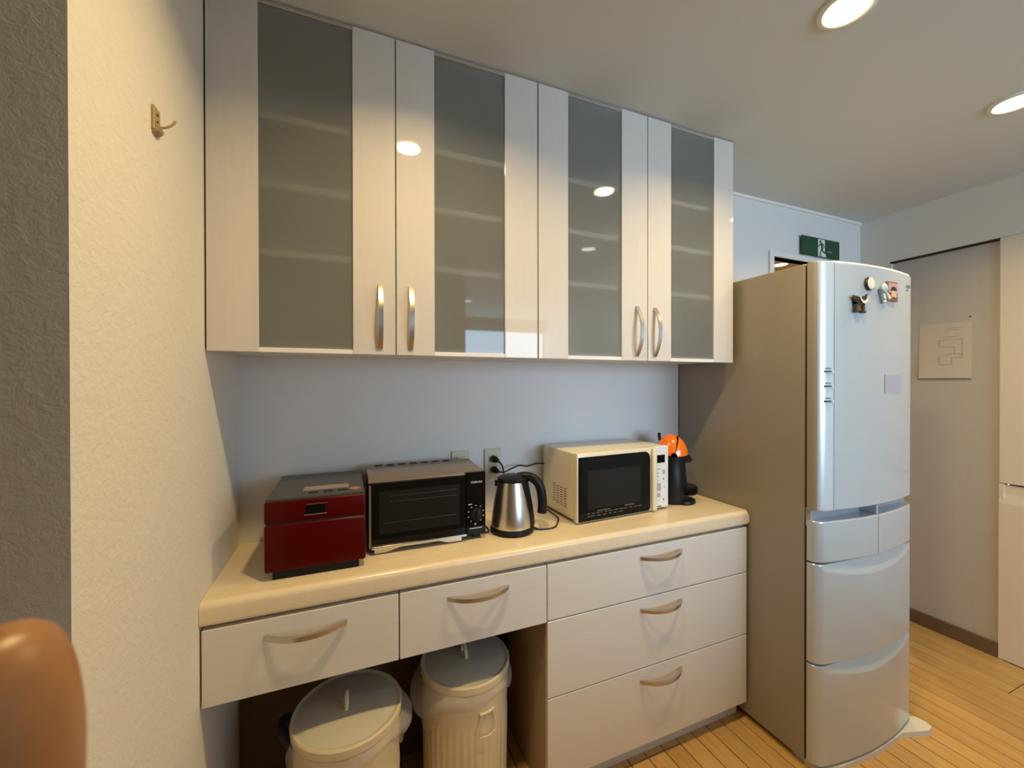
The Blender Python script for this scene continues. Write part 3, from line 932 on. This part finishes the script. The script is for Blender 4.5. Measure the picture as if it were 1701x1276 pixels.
box(bm, 0.09, 0.15, -0.0029, -0.002, 0.043, 0.0455); box(bm, 0.22, 0.27, -0.0029, -0.002, 0.046, 0.0485)
q = part('printed_marks', bm, 'mark_grey', df, world=False, smooth=False); q['kind'] = 'stuff'
bm = NB(); box(bm, 0.3565, 0.3805, -0.014, 0.002, z0 - 0.004, z1 - 0.004, 0.007, 3)
part('door_grip', bm, 'mw_cream', df, world=False, label='raised cream vertical grip')
cp = part('control_panel', BX(0.3835, w_, 0.004, 0.0285, z0 - 0.002, z1, 0.004, 2), 'mw_white', t, world=False)
part('display', BX(0.392, 0.436, 0.0028, 0.005, 0.196, 0.228), 'black_gloss', cp, world=False, smooth=False)
for (a, b, c0, c1) in ((0.393, 0.412, 0.168, 0.173), (0.393, 0.406, 0.152, 0.156), (0.424, 0.438, 0.150, 0.166), (0.395, 0.403, 0.138, 0.143), (0.426, 0.433, 0.125, 0.131),
                       (0.393, 0.405, 0.124, 0.1265), (0.392, 0.414, 0.082, 0.112), (0.428, 0.440, 0.094, 0.096), (0.392, 0.412, 0.055, 0.072), (0.393, 0.407, 0.041, 0.0435), (0.426, 0.432, 0.040, 0.047)):
    part('button', BX(a, b, 0.0025, 0.005, c0, c1, 0.0005, 1), 'print_grey' if b - a > 0.008 else 'print_dark', cp, world=False)
part('lettering_bar', BX(0.393, 0.418, 0.0032, 0.005, 0.015, 0.0195), 'print_dark', cp, world=False, smooth=False)
bm = NB()
for i in range(4):
    for j in range(8):
        yy = 0.068 + i * 0.027
        zz = 0.050 + j * 0.0095 + (i == 3) * 0.004
        box(bm, -0.0028, 0.0, yy, yy + 0.017, zz, zz + 0.0028)
q = part('side_vents', bm, 'base_brown', t, world=False, smooth=False); q['kind'] = 'stuff'
for (a, b) in ((0.02, 0.05), (w_ - 0.06, 0.05), (0.02, d_ - 0.04), (w_ - 0.06, d_ - 0.04)):
    part('foot', BX(a, a + 0.03, b, b + 0.03, 0.0, z0 + 0.001), 'black_plastic', t, world=False)

# ------------------------------------------------------------------ capsule coffee machine
DG = math.radians(-32)
t = thing('coffee_machine', 'black and orange capsule coffee machine squeezed between microwave and fridge', 'coffee machine', (1.325, -0.165, ZT), DG)
# local +x is the front of the machine
bm = NB(); lathe(bm, [(0.0, 0), (0.058, 0), (0.060, 0.006), (0.058, 0.014), (0.0, 0.016)], 0.040, 0, 36, cap=False)
part('base', bm, 'black_plastic', t, world=False)
bm = NB()
lathe(bm, [(0.062, 0.002), (0.068, 0.03), (0.069, 0.09), (0.064, 0.14), (0.061, 0.175), (0.063, 0.205)], -0.005, 0, 36)
part('body', bm, 'black_plastic', t, world=False)
bm = NB(); lathe(bm, [(0.0, 0.040), (0.050, 0.040), (0.055, 0.046), (0.055, 0.066), (0.049, 0.074), (0.0, 0.074)], 0.054, 0, 32, cap=False)
part('drip_tray', bm, 'black_gloss', t, world=False)


def dome(a0, a1, rad, zs=1.0):
    bm = NB()
    n, m = 14, 12
    g = []
    for i in range(n + 1):
        a = math.radians(a0 + (a1 - a0) * i / n)     # around the local y axis: 0 = front
        row = []
        for j in range(m + 1):
            b = math.radians(-78 + 156 * j / m)
            x_ = rad * math.cos(b) * math.cos(a); z_ = rad * zs * math.cos(b) * math.sin(a); y_ = rad * 0.86 * math.sin(b)
            row.append(bm.verts.new((x_ - 0.002, y_, 0.205 + z_)))
        g.append(row)
    for i in range(n):
        for j in range(m):
            bm.faces.new((g[i][j], g[i][j + 1], g[i + 1][j + 1], g[i + 1][j]))
    return bm


bm = dome(0, 180, 0.068, 1.30)
bmesh.ops.holes_fill(bm, edges=bm.edges[:], sides=0)
hdp = part('head', bm, 'black_plastic', t, world=False)
part('shell', dome(4, 66, 0.0705, 1.30), 'orange_gloss', hdp, world=False, label='glossy orange shell')
part('shell', dome(74, 168, 0.0705, 1.30), 'orange_gloss', hdp, world=False, label='glossy orange shell')
bm = NB(); box(bm, 0.030, 0.076, -0.030, 0.030, 0.178, 0.206, 0.006, 2)
part('capsule_holder', bm, 'black_plastic', t, world=False)
bm = NB(); tube(bm, [(0.07, 0.0, 0.19), (0.088, 0, 0.186)], [0.006, 0.005], 8)
part('lever', bm, 'black_plastic', t, world=False, angle=60)
bm = NB(); tube(bm, smooth_path([(-0.045, 0, 0.262), (-0.052, 0, 0.285), (-0.050, 0, 0.302)], 4), 0.007, 8)
part('lever', bm, 'black_plastic', t, world=False, angle=60)


# ------------------------------------------------------------------ sockets, plugs and cords
def outlet(x, z0, label):
    t = thing('wall_outlet', label, 'outlet', (x, -0.0, z0))
    part('plate', BX(-0.035, 0.035, -0.008, 0, 0, 0.122, 0.002, 2), 'outlet_beige', t, world=False)
    for zz in (0.083, 0.039):
        s_ = part('socket', BX(-0.017, 0.017, -0.0095, -0.007, zz - 0.017, zz + 0.017, 0.003, 2), 'outlet_beige', t, world=False)
        for a in (-0.007, 0.005):
            part('slot', BX(a, a + 0.002, -0.0099, -0.009, zz - 0.004, zz + 0.004), 'dark_gap', s_, world=False, smooth=False)


outlet(0.543, 1.001, 'beige double socket with two black plugs above the kettle')
outlet(0.408, 1.000, 'beige wall plate half hidden behind the toaster oven')


def cord(label, plug_pos, pts, r=0.0032):
    t = thing('power_cord', label, 'cord', pts[-1] if plug_pos is None else plug_pos)
    bm = NB(); tube(bm, smooth_path(pts, 8), r, 8)
    part('cable', bm, 'cord', t, angle=60)
    if plug_pos is not None:
        px, py, pz = plug_pos
        bm = NB()
        tube(bm, [(px, py, pz), (px, py - 0.016, pz), (px + 0.003, py - 0.028, pz - 0.002), (px + 0.010, py - 0.036, pz - 0.006)], [0.013, 0.014, 0.011, 0.005], 12)
        part('plug', bm, 'black_plastic', t, angle=60)


cord('black cord hanging from the upper plug down behind the kettle', (0.545, -0.0095, 1.083),
     [(0.552, -0.042, 1.078), (0.566, -0.050, 1.062), (0.575, -0.052, 1.02), (0.578, -0.05, 0.95), (0.575, -0.055, 0.885), (0.56, -0.08, 0.8685), (0.55, -0.115, 0.8685), (0.545, -0.1435, 0.8735)])
cord('black cord running from the lower plug to the back of the microwave', (0.545, -0.0095, 1.040),
     [(0.552, -0.042, 1.036), (0.575, -0.050, 1.034), (0.610, -0.046, 1.045), (0.650, -0.035, 1.052), (0.690, -0.022, 1.043), (0.735, -0.020, 1.050), (0.768, -0.034, 1.05)])
cord('thin black cord lying on the worktop between kettle and microwave', None,
     [(0.6215, -0.2568, 0.8690), (0.640, -0.264, 0.8685), (0.662, -0.267, 0.8685), (0.690, -0.262, 0.8685), (0.715, -0.235, 0.8685), (0.735, -0.205, 0.8685), (0.752, -0.165, 0.8685), (0.758, -0.03, 0.8685)], 0.0028)
cord('thin black cord on the worktop between toaster oven and kettle', None,
     [(0.436, -0.212, 0.8685), (0.450, -0.216, 0.8685), (0.4585, -0.206, 0.8685), (0.462, -0.17, 0.8685), (0.452, -0.12, 0.8685), (0.440, -0.06, 0.8685)], 0.0028)


# ------------------------------------------------------------------ bins
def bin_(cx, cy, label, clip_deg, seed, bag_dir):
    rnd = random.Random(seed)
    t = thing('pedal_bin', label, 'bin', (cx, cy, 0), 0, 'bins under the worktop')
    bm = NB()
    prof = [(0.130, 0.0), (0.136, 0.004), (0.137, 0.03), (0.138, 0.045), (0.139, 0.12), (0.140, 0.20), (0.141, 0.285), (0.142, 0.300), (0.1435, 0.33), (0.1445, 0.40), (0.145, 0.425)]
    lathe(bm, prof, 0, 0, 160, rib=(0.04, 0.29, 40, 0.0035))
    part('body', bm, 'bin_cream', t, world=False, angle=60)
    bm = NB()
    lathe(bm, [(0.146, 0.424), (0.150, 0.428), (0.1505, 0.448), (0.1475, 0.4525), (0.142, 0.4515)], 0, 0, 64, cap=False)
    lid = part('lid', bm, 'bin_cream', t, world=False)
    bm = NB()
    lathe(bm, [(0.142, 0.4515), (0.136, 0.4500), (0.120, 0.4530), (0.100, 0.4560), (0.07, 0.4585), (0.03, 0.460), (0.0, 0.4605)], 0, 0, 64, cap=False)
    part('lid_top', bm, 'bin_lid_grey', lid, world=False)
    bm = NB()
    tube(bm, smooth_path([(-0.004, -0.024, 0.4595), (-0.004, -0.022, 0.478), (-0.004, 0.0, 0.492), (-0.004, 0.022, 0.478), (-0.004, 0.024, 0.4595)], 6), 0.0062, 10)
    part('lid_handle', bm, 'bin_cream', lid, world=False, angle=60)
    # wire bail hanging on the front
    def cp_(deg, z, off): return ((0.1435 + off) * math.cos(math.radians(deg)), (0.1435 + off) * math.sin(math.radians(deg)), z)
    bm = NB()
    tube(bm, [cp_(-86, 0.357, 0.004), cp_(-78, 0.357, 0.006), cp_(-70, 0.357, 0.004), cp_(-67.5, 0.325, 0.008), cp_(-66, 0.296, 0.012), cp_(-78, 0.294, 0.016), cp_(-90, 0.294, 0.012), cp_(-88, 0.325, 0.008)], 0.0019, 8, closed=True)
    part('wire_handle', bm, 'bin_cream', t, world=False, angle=60)
    bm = NB()
    tube(bm, [cp_(-88, 0.3575, 0.002), cp_(-82, 0.3575, 0.004), cp_(-74, 0.3575, 0.004), cp_(-68, 0.3575, 0.002)], 0.0045, 8)
    part('handle_bracket', bm, 'bin_cream', t, world=False, angle=60)
    # black side handle
    a = clip_deg
    bm = NB()
    pts = []
    for i in range(13):
        u = -1 + 2 * i / 12
        pts.append(((0.148 + 0.024 * (1 - u * u)) * math.cos(math.radians(a + u * 17)), (0.148 + 0.024 * (1 - u * u)) * math.sin(math.radians(a + u * 17)), 0.415 + 0.03 * (1 - u * u)))
    tube(bm, pts, 0.013, 10)
    for s_ in (-1, 1):
        q = Vector((0.149 * math.cos(math.radians(a + s_ * 15)), 0.149 * math.sin(math.radians(a + s_ * 15)), 0))
        box(bm, q.x - 0.010, q.x + 0.010, q.y - 0.010, q.y + 0.010, 0.355, 0.425, 0.003, 1)
    part('side_handle', bm, 'black_plastic', t, world=False, angle=60)
    # crumpled plastic liner folded over the rim
    bm = NB()
    n, m = 120, 14
    ph = [rnd.uniform(0, 6.28) for _ in range(8)]
    g = []
    for j in range(m + 1):
        v = j / m
        row = []
        for i in range(n):
            b = 2 * math.pi * i / n
            lobe = max(0.0, math.cos(b - math.radians(bag_dir))) ** 3
            wav = sum(math.sin(b * k_ + ph[q_] + v * 2.2 * ((-1) ** q_)) / (1 + 0.25 * q_) for q_, k_ in enumerate((3, 7, 11, 16, 23, 31)))
            drop = 0.055 + 0.022 * math.sin(b * 2 + ph[6]) + 0.012 * math.sin(b * 5 + ph[7]) + 0.055 * lobe
            rr_ = 0.1505 + 0.006 * math.sin(v * math.pi) + v * 0.003 + (0.0014 * wav * (0.3 + v)) + 0.030 * lobe * math.sin(min(1, v * 1.35) * math.pi) ** 0.8
            rr_ = max(rr_, 0.1470)
            row.append(bm.verts.new((rr_ * math.cos(b), rr_ * math.sin(b), 0.4255 - drop * v + 0.0012 * wav)))
        g.append(row)
    for j in range(m):
        for i in range(n):
            k2 = (i + 1) % n
            bm.faces.new((g[j][i], g[j][k2], g[j + 1][k2], g[j + 1][i]))
    part('bag_liner', bm, 'bag_film', t, world=False, angle=80, label='crumpled clear plastic liner')
    return t


bin_(-0.003, -0.290, 'round cream bin under the drawer nearest the cream wall, liner hanging out', 176, 5, 15)
bin_(0.370, -0.212, 'round cream bin with a wire handle next to the drawer cabinet', 22, 11, 190)

# ------------------------------------------------------------------ exit sign
t = thing('exit_sign', 'green emergency exit sign with a running figure above the doorway', 'sign', (2.608, -0.012, 2.135))
part('plate', BX(-0.174, 0.174, -0.006, 0, 0, 0.109, 0.001, 1), 'sign_green', t, world=False)
part('doorway_symbol', BX(-0.030, 0.032, -0.0068, -0.0055, 0.002, 0.103), 'sign_white', t, world=False, smooth=False)
bm = NB(); prism(bm, [(0.030, 0.002), (0.046, 0.002), (0.030, 0.034)], 'y', -0.0068, -0.0055)
part('doorway_symbol', bm, 'sign_white', t, world=False, smooth=False)
bm = NB()
lathe(bm, [(0.0085, 0.0), (0.0085, 0.0008)], seg=16)
bmesh.ops.rotate(bm, verts=bm.verts[:], cent=(0, 0, 0), matrix=Matrix.Rotation(math.radians(90), 3, 'X'))
bmesh.ops.translate(bm, verts=bm.verts[:], vec=(-0.010, -0.0069, 0.090))


def limb(pts, w):
    P = [Vector((p[0], 0, p[1])) for p in pts]
    for i in range(len(P) - 1):
        dv = (P[i + 1] - P[i]); L_ = dv.length; nrm = Vector((-dv.z, 0, dv.x)).normalized() * (w / 2)
        e = dv.normalized() * (w * 0.35)
        q = [P[i] - e + nrm, P[i] - e - nrm, P[i + 1] + e - nrm, P[i + 1] + e + nrm]
        prism(bm, [(c_.x, c_.z) for c_ in q], 'y', -0.0078 - 0.0001 * i, -0.0066)


limb([(-0.002, 0.078), (0.008, 0.048)], 0.015)
limb([(-0.004, 0.076), (-0.018, 0.070), (-0.026, 0.060)], 0.006)
limb([(0.002, 0.078), (0.018, 0.074), (0.024, 0.058)], 0.006)
limb([(0.006, 0.048), (-0.008, 0.030), (-0.012, 0.010)], 0.008)
limb([(-0.012, 0.010), (-0.004, 0.006)], 0.006)
limb([(0.008, 0.048), (0.016, 0.030), (0.032, 0.026)], 0.008)
part('running_figure', bm, 'sign_green', t, world=False, smooth=False)
bm = NB()
for i in range(4): box(bm, 0.060 + i * 0.010, 0.067 + i * 0.010, -0.0066, -0.0058, 0.034, 0.040)
q = part('small_print', bm, 'print_grey', t, world=False, smooth=False); q['kind'] = 'stuff'

# ------------------------------------------------------------------ notice on the taupe panel
t = thing('paper_notice', 'white sheet with a faint floor plan taped on the taupe panel', 'paper', (XR + 0.0098, -0.392, 1.412))
bm = NB()
n = 10
rows = []
for k2 in range(n + 1):
    z = 0.302 * k2 / n
    cx_ = -0.0012 - 0.010 * (1 - k2 / n) ** 3
    rows.append([bm.verts.new((cx_ + (0.0 if s_ else 0.0004), y_, z)) for s_ in (0, 1) for y_ in (-0.106, 0.106)])
for k2 in range(n):
    a, b = rows[k2], rows[k2 + 1]
    bm.faces.new((a[0], a[1], b[1], b[0])); bm.faces.new((a[2], b[2], b[3], a[3]))
    bm.faces.new((a[0], b[0], b[2], a[2])); bm.faces.new((a[1], a[3], b[3], b[1]))
sh = part('sheet', bm, 'paper', t, world=False)
bm = NB()


def pl(y0_, z0_, y1_, z1_, w=0.003):
    zc_ = (z0_ + z1_) / 2
    cx_ = -0.0019 - 0.010 * (1 - zc_ / 0.302) ** 3
    box(bm, cx_ - 0.0005, cx_ + 0.0009, min(y0_, y1_) - w / 2, max(y0_, y1_) + w / 2, min(z0_, z1_) - w / 2, max(z0_, z1_) + w / 2)


pl(-0.004, 0.272, -0.058, 0.272, 0.002); pl(0.0, 0.262, -0.06, 0.262, 0.0015); pl(0.02, 0.225, -0.055, 0.225, 0.002)
for (a, b, c_, d2) in ((0.02, 0.21, -0.07, 0.21), (-0.07, 0.21, -0.07, 0.11), (-0.07, 0.11, -0.03, 0.11), (-0.03, 0.11, -0.03, 0.075), (-0.03, 0.075, 0.02, 0.075),
                       (0.02, 0.075, 0.02, 0.12), (0.02, 0.17, 0.02, 0.21), (0.02, 0.17, -0.04, 0.17), (-0.04, 0.17, -0.04, 0.13), (0.0, 0.13, -0.07, 0.13)):
    if abs(b - d2) > 0.03:
        m_ = 4
        for i in range(m_): pl(a, b + (d2 - b) * i / m_, c_, b + (d2 - b) * (i + 1) / m_, 0.0022)
    else:
        pl(a, b, c_, d2, 0.0022)
q = part('plan_print', bm, 'print_grey', sh, world=False, smooth=False); q['kind'] = 'stuff'
bm = NB(); lathe(bm, [(0.004, 0), (0.003, 0.004)], seg=10)
bmesh.ops.rotate(bm, verts=bm.verts[:], cent=(0, 0, 0), matrix=Matrix.Rotation(math.radians(-90), 3, 'Y'))
bmesh.ops.translate(bm, verts=bm.verts[:], vec=(0.0, -0.098, 0.325))
pin = part('push_pin', bm, 'base_brown', t, world=False)

# ------------------------------------------------------------------ tall cupboard in the wall opening
t = thing('tall_cupboard', 'tall cream built-in cupboard with upper and lower doors beyond the fridge', 'cupboard', (XR + 0.03, -1.05, 0))
part('body', BX(XR + 0.03, XR + 0.45, -1.498, -0.622, 0.0, 2.105), 'cabinet_body', t, smooth=False)
part('end_panel', BX(XR + 0.0, XR + 0.03, -0.612, -0.596, 0.0, 2.105), 'cream_door', t, smooth=False)
for (a, b) in ((-1.05, -0.597), (-1.497, -1.053)):
    part('upper_door', BX(XR - 0.004, XR + 0.018, a, b, 0.886, 2.112, 0.003, 2), 'cream_door', t)
    bm = NB()
    prism(bm, [(XR + 0.018, 0.006), (XR - 0.004, 0.006), (XR - 0.004, 0.785), (XR + 0.006, 0.835), (XR + 0.006, 0.878), (XR + 0.018, 0.878)], 'y', a, b)
    part('lower_door', bm, 'cream_door', t, smooth=False)

# ------------------------------------------------------------------ hook on the cream wall
t = thing('wall_hook', 'small tan adhesive hook on the cream textured wall', 'hook', (XL, -0.611, 1.858))
part('plate', BX(0, 0.005, -0.013, 0.013, 0.0, 0.044, 0.001, 1), 'hook_wood', t, world=False)
bm = NB(); prism(bm, [(0.0, -0.006), (0.010, 0.0), (0.012, 0.006), (0.006, 0.016), (0.0, 0.016)], 'y', -0.010, 0.010)
part('hook_foot', bm, 'hook_wood', t, world=False)
bm = NB(); tube(bm, smooth_path([(0.004, 0.004, 0.012), (0.014, 0.006, 0.014), (0.024, 0.008, 0.022), (0.029, 0.009, 0.031)], 5), [0.0022] * 16, 8)
part('prong', bm, 'hook_wood', t, world=False, angle=60)
for zz in (0.018, 0.031):
    part('nail_head', BX(0.0045, 0.0062, -0.003, 0.002, zz - 0.0015, zz + 0.0015), 'dark_gap', t, world=False)

# ------------------------------------------------------------------ the photographer's hand, fingertip just inside the picture
# laid out beside the hand-held camera: a = right, b = up, c = forward from the lens, metres
def hp(a, b, c): return CAM + CR * a + CU * b + CF * c


hand_root = hp(-0.105, -0.190, -0.060)
me = bpy.data.meshes.new('hand')
V, E_, R_ = [], [], []


def hv(a, b, c, r, link=None):
    p = hp(a, b, c) - hand_root
    V.append(p); R_.append(r)
    if link is not None: E_.append((link, len(V) - 1))
    return len(V) - 1


wrist = hv(-0.105, -0.190, -0.060, 0.027)
fa = hv(-0.115, -0.250, -0.120, 0.031, wrist)
fa2 = hv(-0.130, -0.310, -0.190, 0.036, fa)
palm = hv(-0.098, -0.150, -0.015, 0.026, wrist)
palm2 = hv(-0.092, -0.125, 0.010, 0.022, palm)
# index finger reaching up beside the lens
i1 = hv(-0.080, -0.110, 0.032, 0.0125, palm2)
i2 = hv(-0.0735, -0.084, 0.050, 0.0118, i1)
i3 = hv(-0.0724, -0.062, 0.0545, 0.0116, i2)
i4 = hv(-0.0734, -0.0445, 0.0550, 0.0118, i3)
i5 = hv(-0.0785, -0.0352, 0.0550, 0.0110, i4)
# other fingers closed below
for (a0, b0, c0, s_) in ((-0.096, -0.120, 0.036, 1.0), (-0.108, -0.134, 0.034, 0.95), (-0.118, -0.150, 0.026, 0.8)):
    k1 = hv(a0, b0, c0, 0.0105 * s_, palm2 if s_ == 1.0 else palm)
    k2_ = hv(a0 + 0.014, b0 - 0.010, c0 + 0.028 * s_, 0.0092 * s_, k1)
    k3 = hv(a0 + 0.036, b0 - 0.016, c0 + 0.026 * s_, 0.0085 * s_, k2_)
    k4 = hv(a0 + 0.048, b0 - 0.018, c0 + 0.010, 0.0078 * s_, k3)
# thumb
t1 = hv(-0.078, -0.158, -0.020, 0.014, palm)
t2 = hv(-0.055, -0.140, -0.010, 0.0115, t1)
t3 = hv(-0.036, -0.120, -0.012, 0.0105, t2)
t4 = hv(-0.024, -0.106, -0.016, 0.0085, t3)
me.from_pydata([tuple(v) for v in V], E_, [])
ho = bpy.data.objects.new('hand', me)
COL.objects.link(ho)
ho.location = hand_root
sk = ho.modifiers.new('skin', 'SKIN')
for i, sv in enumerate(me.skin_vertices[0].data if len(me.skin_vertices) else []):
    sv.radius = (R_[i], R_[i]); sv.use_root = (i == 0)
sub = ho.modifiers.new('smooth', 'SUBSURF')
sub.levels = 3; sub.render_levels = 3
sk.use_smooth_shade = True
me.materials.append(MATS['skin'])
tag(ho, 'blurred orange-brown fingertip of a hand in the lower corner before the grey wall', 'hand')
